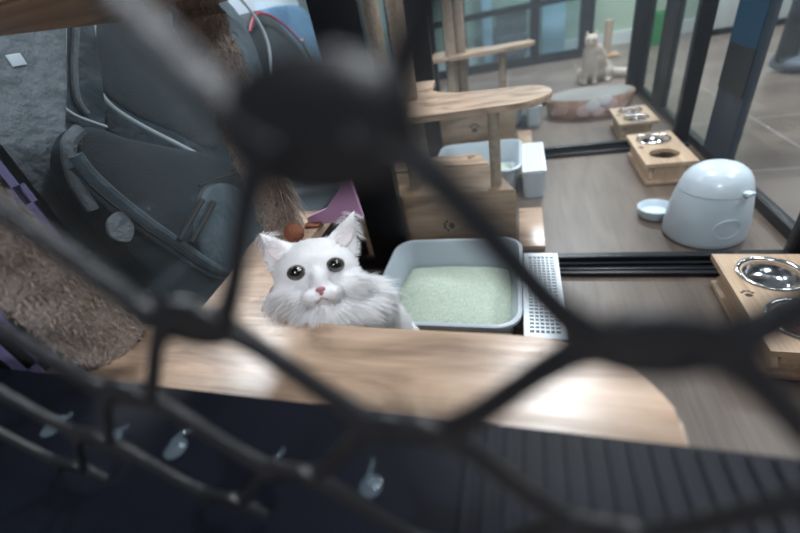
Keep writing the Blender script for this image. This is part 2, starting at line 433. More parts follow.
obj('frayed_rope', fringe(B(), lambda: ((px_+.035+random.uniform(-.01, .012), py_-.015+random.uniform(-.012, .012), .565+random.uniform(-.03, .03)), (.25, 0, -.9)), 260, .05, .16), M['sisalfur'], t, auto=False)


pa, pb = V((-.49, .077, .47)), V((-.496, .052, .70))
obj('plush_pole', tube(B(), [pa.lerp(pb, k/30) for k in range(31)], .04, 30, radii=[.038+.0015*math.sin(k*1.3) for k in range(31)]), M['plush'], t)
def lf():
    q = random.random(); d = (pb-pa).normalized(); u, w2 = ring_frame(d); an = random.uniform(0, 2*PI); r = u*math.cos(an)+w2*math.sin(an)
    return pa.lerp(pb, q)+r*.039, r*.45-d*.8
obj('frayed_fibre', fringe(B(), lf, 3200, .006, .35), M['sisalfur'], t, auto=False)
up = [(-.53, .10), (-.30, .10), (-.30, .44), (-.445, .47), (-.53, .39)]
obj('upper_platform', prism(B(), up, .800, .820, .003), M['pine_dark'], t)

# second cage
oy = 1.083
t = thing('cat_tree', 'pine cat tree with paw-marked crate and round-ended shelf in the middle cage', 'cat tree', (0, oy, 0), group='pine cat trees, one in each cage')
cr = obj('crate', prism(B(), [(-.55, .034), (-.019, .034), (-.153, .367), (-.55, .367)], 0, .229, .003), M['pine_dark'], t)
obj('top_board', prism(B(), [(-.54, .255), (-.11, .255), (-.155, .366), (-.54, .366)], .2292, .234, .0015), M['pine'], cr)
paw(cr, (-.232, .0335, .115), (0, 0, 1), (-1, 0, 0), (0, -1, 0), 1.25)
paw(cr, (-.184, .33, .2345), (1, 0, 0), (0, 1, 0), (0, 0, 1), 1.0)
sh = [(-.54, .05), (-.25, .055), (-.06, .06)]+arc(-.015, .165, .098, .105, -PI/2, PI/2)+[(-.10, .275), (-.20, .30), (-.27, .345), (-.315, .40), (-.325, .50), (-.335, .60), (-.38, .62), (-.54, .62)]
obj('shelf', prism(B(), sh, .452, .47, .003), M['pine'], t)
obj('post', lathe(B(), [(0, .229), (.0165, .229), (.0165, .452), (0, .452)], (-.078, .077, 0), 24), M['sisal'], t)
for (x, y, r, z0, z1) in ((-.345, .115, .021, .229, .452), (-.33, .20, .019, .229, .452)):
    obj('post', lathe(B(), [(0, z0), (r, z0), (r, z1), (0, z1)], (x, y, 0), 24), M['sisal'], t)
for (x, y, r) in ((-.425, .217, .028), (-.37, .30, .027)):
    obj('sisal_pole', lathe(B(), [(0, .47), (r, .47), (r, 1.2), (0, 1.2)], (x, y, 0), 28), M['sisal'], t)
obj('frayed_fibre', pole_fur(-.37, .30, .5, .9, .027, 900, .014), M['sisalfur'], t, auto=False)

# third cage
oy = 2.03
t = thing('cat_tree', 'pine cat tree with shelf and small crate in the farthest cage', 'cat tree', (0, oy, 0), group='pine cat trees, one in each cage')
cr = obj('crate', prism(B(), [(-.49, .03), (-.03, .03), (-.05, .24), (-.49, .24)], 0, .229, .003), M['pine_dark'], t)
paw(cr, (-.235, .0295, .15), (1, 0, 0), (0, 0, 1), (0, -1, 0), 1.5)
sh = [(-.50, .24), (-.30, .22), (-.10, .23)]+arc(-.01, .31, .078, .075, -PI/2, PI/2)+[(-.18, .40), (-.28, .44), (-.33, .50), (-.50, .55)]
obj('shelf', prism(B(), sh, .452, .47, .003), M['pine'], t)
obj('post', lathe(B(), [(0, .0), (.019, .0), (.019, .452), (0, .452)], (-.095, .27, 0), 24), M['sisal'], t)
for (x, y, r) in ((-.36, .28, .028), (-.31, .33, .028)):
    obj('sisal_pole', lathe(B(), [(0, .001), (r, .001), (r, 1.2), (0, 1.2)], (x, y, 0), 28), M['sisal'], t)
obj('frayed_fibre', pole_fur(-.31, .33, .47, .7, .027, 700, .02), M['sisalfur'], t, auto=False)

# light pine boards lying beside the crates
o = obj('wooden_board', boxm((-.014, 1.128, .001), (.070, 1.40, .018), .002), M['pine']); tag(o, 'short light pine board lying beside the paw-marked crate', 'board')
o = obj('wooden_board', boxm((-.022, 2.10, .001), (.050, 2.36, .018), .002), M['pine']); tag(o, 'short pine board lying by the crate in the farthest cage', 'board')

# ---------------------------------------------------------------- litter trays
def rrect(x0, y0, x1, y1, r, n=7):
    p = []
    for cx, cy, a in ((x1-r, y0+r, -PI/2), (x1-r, y1-r, 0), (x0+r, y1-r, PI/2), (x0+r, y0+r, PI)):
        p += [(cx+r*math.cos(a+PI/2*k/n), cy+r*math.sin(a+PI/2*k/n)) for k in range(n+1)]
    return p

def shell(bm, layers, close_first=True, close_last=True):
    rings = [[bm.verts.new((x, y, z)) for x, y in pts] for pts, z in layers]
    n = len(rings[0])
    for a, b in zip(rings, rings[1:]):
        for k in range(n): bm.faces.new((a[k], a[(k+1) % n], b[(k+1) % n], b[k]))
    if close_first: bm.faces.new(rings[0][::-1])
    if close_last: bm.faces.new(rings[-1])
    return bm

def inset(x0, y0, x1, y1, r, d):
    return rrect(x0+d, y0+d, x1-d, y1-d, max(r-d, .01))

def litter_tray(loc, label, w=.375, dp=.375, rim=.12):
    t = thing('litter_tray', label, 'litter tray', loc, group='litter trays with white side grates')
    A = (0, 0, w, dp, .055)
    bm = shell(B(), [(inset(*A, .035), .001), (inset(*A, .022), .012), (inset(*A, .006), rim-.012), (inset(*A, -.006), rim-.010), (inset(*A, -.006), rim-.002), (inset(*A, -.003), rim),
                     (inset(*A, .004), rim), (inset(*A, .008), rim-.006), (inset(*A, .026), .016), (inset(*A, .04), .006)])
    obj('basin', bm, M['tray'], t)
    # side box carrying the grate
    gx0, gx1, gy0, gy1 = w+.007, w+.098, -.035, dp-.085
    bm = shell(B(), [(rrect(gx0+.006, gy0+.008, gx1-.008, gy1-.008, .02), .001), (rrect(gx0, gy0, gx1, gy1, .024), rim-.014), (rrect(gx0, gy0, gx1, gy1, .024), rim-.011),
                     (rrect(gx0+.004, gy0+.004, gx1-.004, gy1-.004, .02), rim-.011), (rrect(gx0+.010, gy0+.012, gx1-.012, gy1-.012, .014), .01)])
    sb = obj('side_box', bm, M['tray'], t)
    bm = B(); z0, z1 = rim-.010, rim
    bx(bm, (gx0+.001, gy0+.001, z0), (gx0+.014, gy1-.001, z1), bev=.0015); bx(bm, (gx1-.014, gy0+.001, z0), (gx1-.001, gy1-.001, z1), bev=.0015)
    bx(bm, (gx0+.014, gy0+.001, z0), (gx1-.014, gy0+.018, z1)); bx(bm, (gx0+.014, gy1-.018, z0), (gx1-.014, gy1-.001, z1))
    ny = 24
    for k in range(1, ny):
        y = gy0+.018+(gy1-gy0-.036)*k/ny; bx(bm, (gx0+.014, y-.0028, z0+.002), (gx1-.014, y+.0028, z1-.001))
    for k in range(1, 6):
        x = gx0+.014+(gx1-gx0-.028)*k/6; bx(bm, (x-.0016, gy0+.018, z0+.001), (x+.0016, gy1-.018, z1-.0006))
    obj('grate', bm, M['tray_lt'], t)
    return t

def litter(loc, w, dp, zb, hi, label, seed, cells=46):
    from mathutils import noise as NZ
    bm = B(); ny = cells
    vs = []
    for i in range(cells+1):
        row = []
        for j in range(ny+1):
            # superellipse mapping so the pile has rounded corners
            u = -1+2*i/cells; v = -1+2*j/ny
            x = u*math.sqrt(1-v*v/2*.35); y = v*math.sqrt(1-u*u/2*.35)
            e = max(abs(u), abs(v)); h = hi*(1-.5*e**6)
            h += .006*NZ.noise(V((u*2.2+seed, v*2.2, 0)))+.0022*NZ.noise(V((u*14+seed, v*14, 3)))
            h += .010*math.exp(-((u+.3)**2+(v+.1)**2)*2.5) - .016*math.exp(-((u-.75)**2+(v+.25)**2)*5)
            row.append(bm.verts.new((w/2*x, dp/2*y, h)))
        vs.append(row)
    for i in range(cells):
        for j in range(ny): bm.faces.new((vs[i][j], vs[i+1][j], vs[i+1][j+1], vs[i][j+1]))
    border = [vs[i][0] for i in range(cells+1)]+[vs[cells][j] for j in range(1, ny+1)]+[vs[i][ny] for i in range(cells-1, -1, -1)]+[vs[0][j] for j in range(ny-1, 0, -1)]
    low = [bm.verts.new((v.co.x*.97, v.co.y*.97, zb)) for v in border]
    n = len(border)
    for k in range(n): bm.faces.new((border[k], low[k], low[(k+1) % n], border[(k+1) % n]))
    bm.faces.new(low)
    # loose granules on top
    for _ in range(0):
        u = random.uniform(-.93, .93); v = random.uniform(-.93, .93)
        i = int((u+1)/2*cells); j = int((v+1)/2*ny); c = vs[i][j].co
        r = random.uniform(.0011, .0022)
        q = bmesh.ops.create_icosphere(bm, subdivisions=1, radius=r)
        for p in q['verts']: p.co += c+V((random.uniform(-.003, .003), random.uniform(-.003, .003), .0005))
    o = obj('cat_litter', bm, M['litter'], loc=loc, auto=False)
    tag(o, label, 'cat litter', kind='stuff')
litter_tray((-.383, .645, 0), 'blue grey litter tray full of green litter right behind the white cat')
litter((-.1955, .8325, 0), .342, .335, .0065, .056, 'pale green granular litter in the nearest tray', 0)
litter_tray((-.383, 1.545, 0), 'blue grey litter tray with white grate in the middle cage')
litter((-.1955, 1.7325, 0), .305, .305, .0065, .030, 'pale litter in the tray of the middle cage', 3, 24)
litter_tray((-.36, 2.50, 0), 'blue grey litter tray with white end in the farthest cage')

# ---------------------------------------------------------------- feeding stands, bowls
def disc_hole_top(bm, w, l, holes, z0, z1):
    """board w x l (x from 0..w, y from 0..l) with round holes; built from grid cells around each hole"""
    n = 40
    ys = [0]+[ (holes[k][1]+holes[k+1][1])/2 for k in range(len(holes)-1)]+[l]
    for k, (cx, cy, r) in enumerate(holes):
        ya, yb = ys[k], ys[k+1]
        inner = [(cx+r*math.cos(2*PI*i/n), cy+r*math.sin(2*PI*i/n)) for i in range(n)]
        outer = []
        for i in range(n):
            dx, dy = math.cos(2*PI*i/n), math.sin(2*PI*i/n); s = 1e9
            if dx > 1e-9: s = min(s, (w-cx)/dx)
            if dx < -1e-9: s = min(s, -cx/dx)
            if dy > 1e-9: s = min(s, (yb-cy)/dy)
            if dy < -1e-9: s = min(s, (ya-cy)/dy)
            outer.append((cx+dx*s, cy+dy*s))
        # snap the nearest outer points to the true corners
        for cxn, cyn in ((0, ya), (w, ya), (0, yb), (w, yb)):
            i = min(range(n), key=lambda q: (outer[q][0]-cxn)**2+(outer[q][1]-cyn)**2); outer[i] = (cxn, cyn)
        I1 = [bm.verts.new((*p, z1)) for p in inner]; O1 = [bm.verts.new((*p, z1)) for p in outer]
        I0 = [bm.verts.new((*p, z0)) for p in inner]; O0 = [bm.verts.new((*p, z0)) for p in outer]
        for i in range(n):
            j = (i+1) % n
            bm.faces.new((I1[i], O1[i], O1[j], I1[j])); bm.faces.new((I0[j], O0[j], O0[i], I0[i]))
            bm.faces.new((I1[j], I0[j], I0[i], I1[i]))
            mid = (V(outer[i])+V(outer[j]))/2
            if len(holes) > 1 and ((k < len(holes)-1 and abs(mid.y-yb) < 1e-4) or (k > 0 and abs(mid.y-ya) < 1e-4)): continue
            bm.faces.new((O1[i], O0[i], O0[j], O1[j]))
    return bm

def stand(loc, rz, w, l, h, holes, label):
    t = thing('feeding_stand', label, 'feeding stand', loc, rz, group='raised wooden feeding stands')
    tb = obj('top_board', disc_hole_top(B(), w, l, [(c[0], c[1], c[2]-.004) for c in holes], h-.014, h), M['pine_stand'], t, smooth=False)
    paw(tb, (.022, l*.52, h), (1, 0, 0), (0, 1, 0), (0, 0, 1), .75)
    obj('base_board', boxm((.012, .010, .001), (w-.012, l-.010, .015), .003), M['pine_stand'], t)
    for x0, lab in ((.022, 0), (w-.034, 1)):
        n = 24; top = [(y, h-.014) for y in (0, 0)]
        bm = B(); pts = [(.018, .015), (.014, .030), (.030, .045), (.030, .055), (.006, h-.014), (l-.006, h-.014), (l-.030, .055), (l-.030, .045), (l-.014, .030), (l-.018, .015)]
        A = [bm.verts.new((x0, y, z)) for y, z in pts]; Bv = [bm.verts.new((x0+.012, y, z)) for y, z in pts]
        k_ = len(pts)
        for i in range(k_): bm.faces.new((A[i], A[(i+1) % k_], Bv[(i+1) % k_], Bv[i]))
        bm.faces.new(A[::-1]); bm.faces.new(Bv)
        obj('side_board', bm, M['pine_stand'], t, smooth=False)
    bm = boxm((.0345, .020, .0155), (w-.0345, .032, h-.0145)); obj('front_board', bm, M['pine_stand'], t)
    return t
def wpt(loc, rz, x, y, z):
    c, s = math.cos(rz), math.sin(rz); return (loc[0]+c*x-s*y, loc[1]+s*x+c*y, loc[2]+z)

def bowl(loc, r, label):
    bm = lathe(B(), [(0, -.034), (r*.62, -.034), (r*.78, -.028), (r*.90, -.010), (r*.955, .0015), (r*1.06, .0018), (r*1.085, .0030), (r*1.06, .0046), (r*.97, .0045), (r*.93, .0015), (r*.87, -.010), (r*.75, -.026), (r*.6, -.0315), (0, -.0315)], seg=48)
    o = obj('steel_bowl', bm, M['steel'], loc=loc, auto=False); tag(o, label, 'bowl', 'steel bowls in the feeding stands'); return o
holes2 = lambda w, l, r: [(w*.52, l*.26, r), (w*.52, l*.75, r)]

L1, r1, w1, l1 = (.442, .636, 0), -.035, .180, .325
h1 = [(.090, .090, .0565), (.090, .245, .0565)]
stand(L1, r1, w1, l1, .09, h1, 'nearest wooden feeding stand with two steel bowls, at the right edge')
bowl(wpt(L1, r1, *h1[1][:2], .09), .060, 'empty steel bowl in the nearest feeding stand')
bowl(wpt(L1, r1, *h1[0][:2], .09), .060, 'steel bowl filled with brown kibble in the nearest feeding stand')
c = V(wpt(L1, r1, *h1[0][:2], .09))
bm = B(); lathe(bm, [(0, -.0308), (.033, -.0308), (.044, -.022), (.050, -.012), (.034, -.007), (0, -.005)], c, 32)
for _ in range(520):
    a = random.uniform(0, 2*PI); r = .047*math.sqrt(random.random()); p = c+V((r*math.cos(a), r*math.sin(a), -.005-.006*(r/.047)**2+random.uniform(0, .002)))
    ell(bm, p, (.0032, .0032, .0022), Matrix.Rotation(random.random()*3, 3, 'X'), 1)
tag(obj('kibble', bm, M['kibble'], auto=False), 'brown kibble heaped in the front bowl of the nearest stand', 'cat food', kind='stuff')

L2, r2, w2, l2 = (.440, 1.555, 0), .005, .168, .345
h2 = [(.083, .098, .0545), (.085, .262, .0545)]
stand(L2, r2, w2, l2, .09, h2, 'wooden feeding stand behind the white feeder, one hole empty')
bowl(wpt(L2, r2, *h2[1][:2], .09), .058, 'steel bowl in the feeding stand that has one empty hole')
L3, r3, w3, l3 = (.441, 1.925+.13, 0), .005, .165, .275
stand(L3, r3, w3, l3, .09, [(.083, .072, .047), (.083, .200, .047)], 'farthest wooden feeding stand, in front of the card scratcher')
bowl(wpt(L3, r3, .083, .072, .09), .050, 'front steel bowl in the farthest feeding stand')
bowl(wpt(L3, r3, .083, .200, .09), .050, 'rear steel bowl in the farthest feeding stand')

# ---------------------------------------------------------------- white automatic feeder
FEED = 1
t = thing('pet_feeder', 'white domed pet feeder with a small round dish, on the wooden floor', 'pet feeder', (.527, 1.212, .001))
R_ = .106
t.scale = (1, 1, .97)
body = [(0, .0), (R_*.93, .0), (R_*.99, .008), (R_, .02), (R_*.985, .06), (R_*.94, .100), (R_*.885, .135), (R_*.835, .158)]
obj('body', lathe(B(), body+[(0, .158)], seg=56), M['white'], t)
lid = [(R_*.838, .1595), (R_*.815, .169), (R_*.755, .189), (R_*.65, .207), (R_*.50, .220), (R_*.32, .228), (0, .231)]
ld = obj('lid', lathe(B(), [(0, .1595)]+lid, seg=56), M['white_sh'], t)
bm = bx(B(), (-.014, -.012, -.004), (.014, .012, .006), Matrix.Translation((.046, -.076, .168)) @ Matrix.Rotation(-1.03, 4, 'Z'), bev=.003)
obj('lid_latch', bm, M['white_sh'], ld)
bm = B()
for k in range(40): pass
ph = -PI/2-.1
prof = [(0.024*math.cos(a)*1.35, .030*math.sin(a)) for a in [2*PI*k/40 for k in range(40)]]
pts = []
for u, w in prof:
    z = .070+w; rr = .1062-(z-.02)*.045; an = ph+.25+u/rr
    pts.append((rr*math.cos(an), rr*math.sin(an), z))
obj('button_ring', tube(B(), pts, .0014, 6, closed=True), M['white_sh'], t)
dp_ = obj('food_dish', lathe(B(), [(0, .0), (.042, .0), (.049, .010), (.052, .030), (.0545, .034), (.0515, .0365), (.048, .033), (.043, .014), (0, .010)], (-.100, .118, 0), seg=40), M['white'], t)

# ---------------------------------------------------------------- card scratcher
t = thing('cat_scratcher', 'oval card scratcher lounge with printed brown side in the farthest cage', 'cat scratcher', (.385, 2.655, .001))
A, Bq = .235, .155
obj('side_wall', lathe(B(), [(0, .0), (.95, .0), (1.0, .025), (1.03, .095), (1.0, .105), (.97, .095), (.95, .09), (0, .09)], seg=56, sx=A, sy=Bq), M['cardside'], t)
obj('card_pad', lathe(B(), [(0, .0905), (.93, .0905), (.955, .102), (.75, .094), (0, .090)][::-1]if 0 else [(0, .0905), (.94, .0905), (.96, .104), (.7, .098), (0, .096)], seg=56, sx=A, sy=Bq), M['card'], t)
for (dx, z, r, mm) in ((-.045, .045, .040, 'cartoonpink'), (.0, .072, .038, 'cartoonwhite'), (.085, .066, .045, 'cartoonpink'), (.062, .090, .034, 'cartoonwhite'), (.028, .034, .034, 'cartoonpink')):
    y = -Bq*1.02*math.sqrt(1-(dx/(A*1.03))**2)-.004
    bm = B(); ell(bm, (dx, y, z), (r, .004, r*.85), sub=3)
    for v in bm.verts:
        v.co.z = max(v.co.z, .004)
    obj('printed_patch', bm, M[mm], t)
for k in range(7):
    dx = -.20+k*.02 if k < 4 else .12+(k-4)*.025
    y = -Bq*1.02*math.sqrt(max(0, 1-(dx/(A*1.04))**2))-.002
    obj('printed_stripe', bx(B(), (-.004, -.002, -.02), (.004, .002, .02), Matrix.Translation((dx, y, .045)) @ Matrix.Rotation(.5, 4, 'Y')), M['cartoonpink'], t)

# ---------------------------------------------------------------- bags behind the left-hand glass
t = thing('bench', 'low dark bench behind the left glass wall carrying the bags', 'bench', (-1.16, 1.2, -.03))
obj('bench_top', boxm((-.53, -1.25, .25), (.53, 1.25, .28), .004), M['walldark'], t)
for x in (-.49, .45):
    for y in (-1.2, 1.16): obj('leg', boxm((x, y, 0), (x+.04, y+.04, .25)), M['black'], t)

def P3(x, pts): return [(x, y, z) for y, z in pts]
t = thing('backpack', 'slate backpack with mesh pocket and dark strap ends, at the front of the bags', 'backpack', (-.67, .6, .2503))
def off(pts, dy=-.6, dz=-.25): return [(y+dy, z+dz) for y, z in pts]
bp = [(.420,.630),(.455,.673),(.494,.680),(.541,.647),(.620,.602),(.735,.537),(.832,.426),(.828,.338),(.76,.268),(.66,.270),(.54,.268),(.466,.330),(.430,.46),(.414,.56)]
obj('bag_body', pillow(B(), off(bp), .0, .07, 1.1), M['bag_mesh'], t)
def bulge(y, z, x=.03): return (x, y-.6, z-.25)
gs = [(.424,.655),(.428,.618),(.452,.550),(.489,.470),(.549,.355),(.62,.285)]
obj('zip_gusset', tube(B(), smooth_open([bulge(y, z, .034) for y, z in gs]), .011, 10), M['bag_blue'], t)
obj('zip_gusset', tube(B(), smooth_open([bulge(y-.012, z-.014, .028) for y, z in gs]), .005, 8), M['bag_dark'], t)
pk = [(.619,.509),(.700,.480),(.74,.40),(.71,.32),(.64,.285),(.575,.315),(.535,.36),(.540,.433)]
obj('lining_fold', tube(B(), smooth_open([bulge(y, z, .022) for y, z in ((.462,.682),(.432,.668),(.410,.625),(.405,.575))]), .010, 10), M['bag_grey'], t, label='pale grey lining fold')
pko = obj('front_pocket', pillow(B(), off(pk), .036, .02, 1.6), M['bag_blue'], t)
obj('zip', tube(B(), smooth_open([bulge(y, z, .040) for y, z in ((.606,.522),(.655,.515),(.70,.505),(.745,.49))]), .003, 6), M['webbing'], pko)
for q in ([(.587,.500),(.534,.480),(.491,.462)], [(.611,.482),(.561,.462),(.511,.444)]):
    bm = B(); pts = [bulge(y, z, .050) for y, z in q]
    tube(bm, smooth_open(pts, 5), .0058, 8); obj('strap', bm, M['webbing'], t)
for q in ([(.70,.515),(.75,.51)], [(.72,.475),(.762,.455)]):
    obj('zip_pull', tube(B(), [bulge(y, z, .052) for y, z in q], .0024, 8), M['webbing'], t)
bm = pillow(B(), off([(.407,.552),(.435,.555),(.440,.525),(.418,.507),(.397,.527)]), .036, .01, .3); obj('patch', bm, M['bag_grey'], t, label='pale grey patch')

t = thing('pet_carrier', 'dark pet carrier outlined with a long curved pale piping, behind the front backpack', 'pet carrier', (-.86, .85, .2503))
cr_ = [(.760,.890),(.675,.771),(.654,.720),(.665,.60),(.72,.42),(.78,.26),(.98,.270),(1.04,.33),(1.05,.45),(1.05,.604),(1.05,.748),(1.04,.895)]
obj('bag_body', pillow(B(), off(cr_, -.85), .0, .09, .6), M['bag_dark'], t)
obj('piping', tube(B(), smooth_open([(.062, y-.835, z-.255) for y, z in [(.735,.878),(.652,.768),(.636,.728),(.643,.690),(.688,.637),(.764,.565),(.861,.473),(.93,.41)]]), .0052, 10), M['piping'], t)
wnd = [(.79,.86),(.71,.765),(.695,.72),(.73,.66),(.80,.60),(.93,.50),(1.0,.60),(1.01,.74),(1.0,.86)]
obj('mesh_window', pillow(B(), off(wnd, -.85), .016, .012, 2.2), M['bag_mesh'], t)

t = thing('pet_carrier', 'grey wool-look soft carrier with a small white label, at the far left', 'pet carrier', (-.80, .45, .25))
gy = [(.30,.89),(.628,.90),(.610,.816),(.545,.737),(.50,.64),(.47,.45),(.46,.270),(.30,.270),(.24,.6)]
obj('bag_body', pillow(B(), off(gy, -.45), .045, .04, 1.4), M['bag_grey'], t)
obj('label_patch', bx(B(), (.061, .038, .530), (.065, .059, .546), bev=.0008), M['whitebox'], t, label='small white label')
obj('strap_loop', tube(B(), smooth_open([(.068, y-.45, z-.25) for y, z in [(.450,.830),(.43,.785),(.427,.768),(.438,.764),(.45,.775)]]), .0025, 8), M['webbing'], t)

t = thing('folded_bag', 'folded slate bag standing edge-on between the grey carrier and the piped carrier', 'bag', (-.80, .58, .25))
fd = [(.664,.877),(.735,.875),(.660,.770),(.62,.695),(.60,.55),(.58,.26),(.50,.270),(.49,.50),(.515,.713),(.585,.779)]
obj('bag_body', pillow(B(), off(fd, -.58), .0, .03, 1.6), M['bag_dark'], t)
obj('piping', tube(B(), smooth_open([(.030, y-.58, z-.25) for y, z in [(.660,.865),(.592,.773),(.548,.728),(.545,.712),(.560,.69),(.60,.66)]]), .0032, 8), M['piping'], t)
obj('flap', tube(B(), smooth_open([(.026, y-.58, z-.25) for y, z in [(.63,.86),(.565,.778),(.52,.725),(.51,.66)]]), .006, 8), M['bag_blue'], t)
obj('flap', tube(B(), smooth_open([(.022, y-.58, z-.25) for y, z in [(.695,.865),(.62,.775),(.585,.72),(.585,.69)]]), .006, 8), M['bag_grey'], t)

t = thing('pet_carrier', 'dark slate carrier with pale piping down its right edge', 'pet carrier', (-.86, 1.18, .25))
md = [(1.10,.896),(1.235,.85),(1.285,.76),(1.285,.66),(1.24,.54),(1.18,.43),(1.16,.270),(1.08,.270),(1.075,.45),(1.08,.65)]
obj('bag_body', pillow(B(), off(md, -1.18), .02, .10, .6), M['bag_blue'], t)
obj('piping', tube(B(), smooth_open([(.07, y-1.18, z-.25) for y, z in [(1.20,.872),(1.262,.815),(1.297,.748),(1.278,.670),(1.162,.517),(1.045,.36)]]), .0045, 10), M['piping'], t)

t = thing('backpack', 'black backpack with red piping over its top, near the black post', 'backpack', (-.95, 1.55, .25))
rd = [(1.36,.74),(1.44,.815),(1.54,.815),(1.63,.76),(1.72,.68),(1.79,.55),(1.80,.40),(1.76,.26),(1.36,.270),(1.27,.5)]
obj('bag_body', pillow(B(), off(rd, -1.55), .04, .13, .7), M['bag_mesh'], t)
obj('piping', tube(B(), smooth_open([(.082, y-1.55, z-.25) for y, z in [(1.34,.765),(1.40,.805),(1.47,.808),(1.56,.775),(1.65,.715),(1.70,.67)]]), .0045, 10), M['redpipe'], t, label='red piping')
obj('side_strap', tube(B(), smooth_open([(.085, y-1.55, z-.25) for y, z in [(1.68,.70),(1.73,.60),(1.79,.49),(1.83,.42)]]), .010, 8), M['bag_grey'], t)

o = obj('folded_jacket', pillow(B(), [(1.78,.80),(2.0,.84),(2.20,.80),(2.26,.6),(2.28,.35),(2.22,.270),(1.9,.270),(1.82,.5)], -1.06, .14, .7), M['jeans'])
tag(o, 'mid blue padded jacket heaped behind the red-piped backpack', 'jacket')
o = obj('cardboard_box', boxm((-1.40, 1.96, .2505), (-1.20, 2.42, .95), .004), M['whitebox']); tag(o, 'tall plain white box behind the blue jacket', 'box')

# purple crate
t = thing('plastic_crate', 'lavender plastic crate with slotted walls behind the near plush pole', 'crate', (-.665, .255, .2505))
bm = B()
W, D_, H = .045, .085, .48
for sx in (-1, 1):
    x0, x1 = sorted((sx*W, sx*(W-.006)))
    for z in (0, .10, .20, .30, .40): bx(bm, (x0, -D_, z), (x1, D_, z+.075))
    for k in range(8):
        y = -D_+(2*D_-.012)*k/7; bx(bm, (x0, y, 0), (x1, y+.012, H))
for sy in (-1, 1):
    y0, y1 = sorted((sy*D_, sy*(D_-.006)))
    for z in (0, .10, .20, .30, .40): bx(bm, (-W, y0, z), (W, y1, z+.075))
    for k in range(8):
        x = -W+(2*W-.012)*k/7; bx(bm, (x, y0, 0), (x+.012, y1, H))
obj('basket', bm, M['purple'], t, smooth=False)
bm = B(); tube(bm, rrect3 if 0 else [(x, y, H) for x, y in rrect(-W-.004, -D_-.004, W+.004, D_+.004, .02)], .007, 8, closed=True)
obj('rim', bm, M['purple'], t)
obj('base', boxm((-W+.006, -D_+.006, 0), (W-.006, D_-.006, .005)), M['purple'], t)

# mauve felt ear toy + rust ball behind the cat
TOY = 0
t = thing('cat_toy', 'mauve pointed felt cat toy standing on the shelf behind the white cat', 'cat toy', (-.36, .52, .4705))
bm = B()
pts = [(.010, 0), (.036, 0), (.085, .002), (.112, .006), (.106, .086), (.082, .056), (.050, .026), (.010, .012)]
A = [bm.verts.new((x, -.004, z)) for x, z in pts]; Bv = [bm.verts.new((x, .004, z)) for x, z in pts]
for i in range(len(pts)): bm.faces.new((A[i], A[(i+1) % 8], Bv[(i+1) % 8], Bv[i]))
bm.faces.new(A[::-1]); bm.faces.new(Bv); obj('felt_panel', bm, M['pink'], t)
obj('base', boxm((.008, -.018, .0), (.036, .018, .004), .001), M['rust'], t)
o = obj('toy_ball', ell(B(), (0, 0, 0), (.016, .016, .016), sub=3), M['rust'], loc=(-.345, .462, .4862)); tag(o, 'rust brown felt ball on the shelf behind the white cat', 'toy')

# ---------------------------------------------------------------- background: far framed glazing, furniture
t = thing('glazed_partition', 'black framed glazed partition at the back of the room behind the cream cat', 'partition', (0, 4.65, -.03))
for a, b_ in ((-1.35, -1.29), (-.60, -.54), (.085, .165), (.535, .66)):
    obj('stile', boxm((a, -.025, 0), (b_, .025, 2.1)), M['black'], t)
obj('bottom_rail', boxm((-1.35, -.02, .0), (.535, .02, .085)), M['black'], t)
obj('middle_rail', boxm((-1.35, -.022, .50), (.535, .022, .555)), M['black'], t)
obj('top_rail', boxm((-1.35, -.022, 2.05), (.535, .022, 2.1)), M['black'], t)
for a, b_ in ((-1.29, -.60), (-.54, .085), (.165, .535)):
    obj('glass_pane', boxm((a, -.003, .086), (b_, .003, 2.05)), M['glass_far'], t)
o = obj('door_panel', boxm((-.40, 4.95, -.029), (-.30, 5.0, 2.0), .004), M['paleblue']); tag(o, 'narrow pale blue upright panel behind the far black glazing', 'panel')
o = obj('cabinet', boxm((.2, 4.80, -.029), (.42, 5.04, .7), .004), M['paleblue']); tag(o, 'pale blue cabinet behind the far glazing, left of the cream cat', 'cabinet')
t = thing('armchair', 'dark grey upholstered armchair behind the far glazing', 'armchair', (-.1, 4.86, -.03))
obj('seat', boxm((-.16, -.12, .10), (.16, .14, .28), .03), M['sofa'], t); obj('backrest', boxm((-.16, .08, .28), (.16, .17, .52), .03), M['sofa'], t)
for x in (-.13, .10): 
    for y in (-.10, .10): obj('leg', boxm((x, y, 0), (x+.03, y+.03, .10)), M['black'], t)
t = thing('scratching_post', 'brown scratching post standing behind the cream cat', 'scratching post', (.77, 4.5, -.03))
obj('post', lathe(B(), [(0, .02), (.035, .02), (.035, .30), (0, .30)], seg=20), M['sisal'], t); obj('base', boxm((-.10, -.10, 0), (.10, .10, .02), .003), M['pine_dark'], t)
t = thing('storage_cabinet', 'pale cabinet against the back wall, right of the cream cat', 'cabinet', (2.0, 4.85, -.03))
obj('body', boxm((-.35, -.18, .05), (.35, .2, .6), .005), M['basewhite'], t); obj('door', boxm((-.34, -.195, .06), (-.005, -.181, .59), .002), M['basewhite'], t); obj('door', boxm((.005, -.195, .06), (.34, -.181, .59), .002), M['basewhite'], t)
obj('plinth', boxm((-.34, -.17, 0), (.34, .19, .05)), M['black'], t)
o = obj('storage_bin', shell(B(), [(rrect(-.11, -.1, .11, .1, .03), 0), (rrect(-.13, -.12, .13, .12, .03), .26), (rrect(-.12, -.11, .12, .11, .03), .26), (rrect(-.1, -.09, .1, .09, .03), .01)]), mat('green plastic', (.03,.22,.07), .5), loc=(1.2, 4.75, -.029)); tag(o, 'green plastic bin by the back wall, seen between the black posts', 'bin')

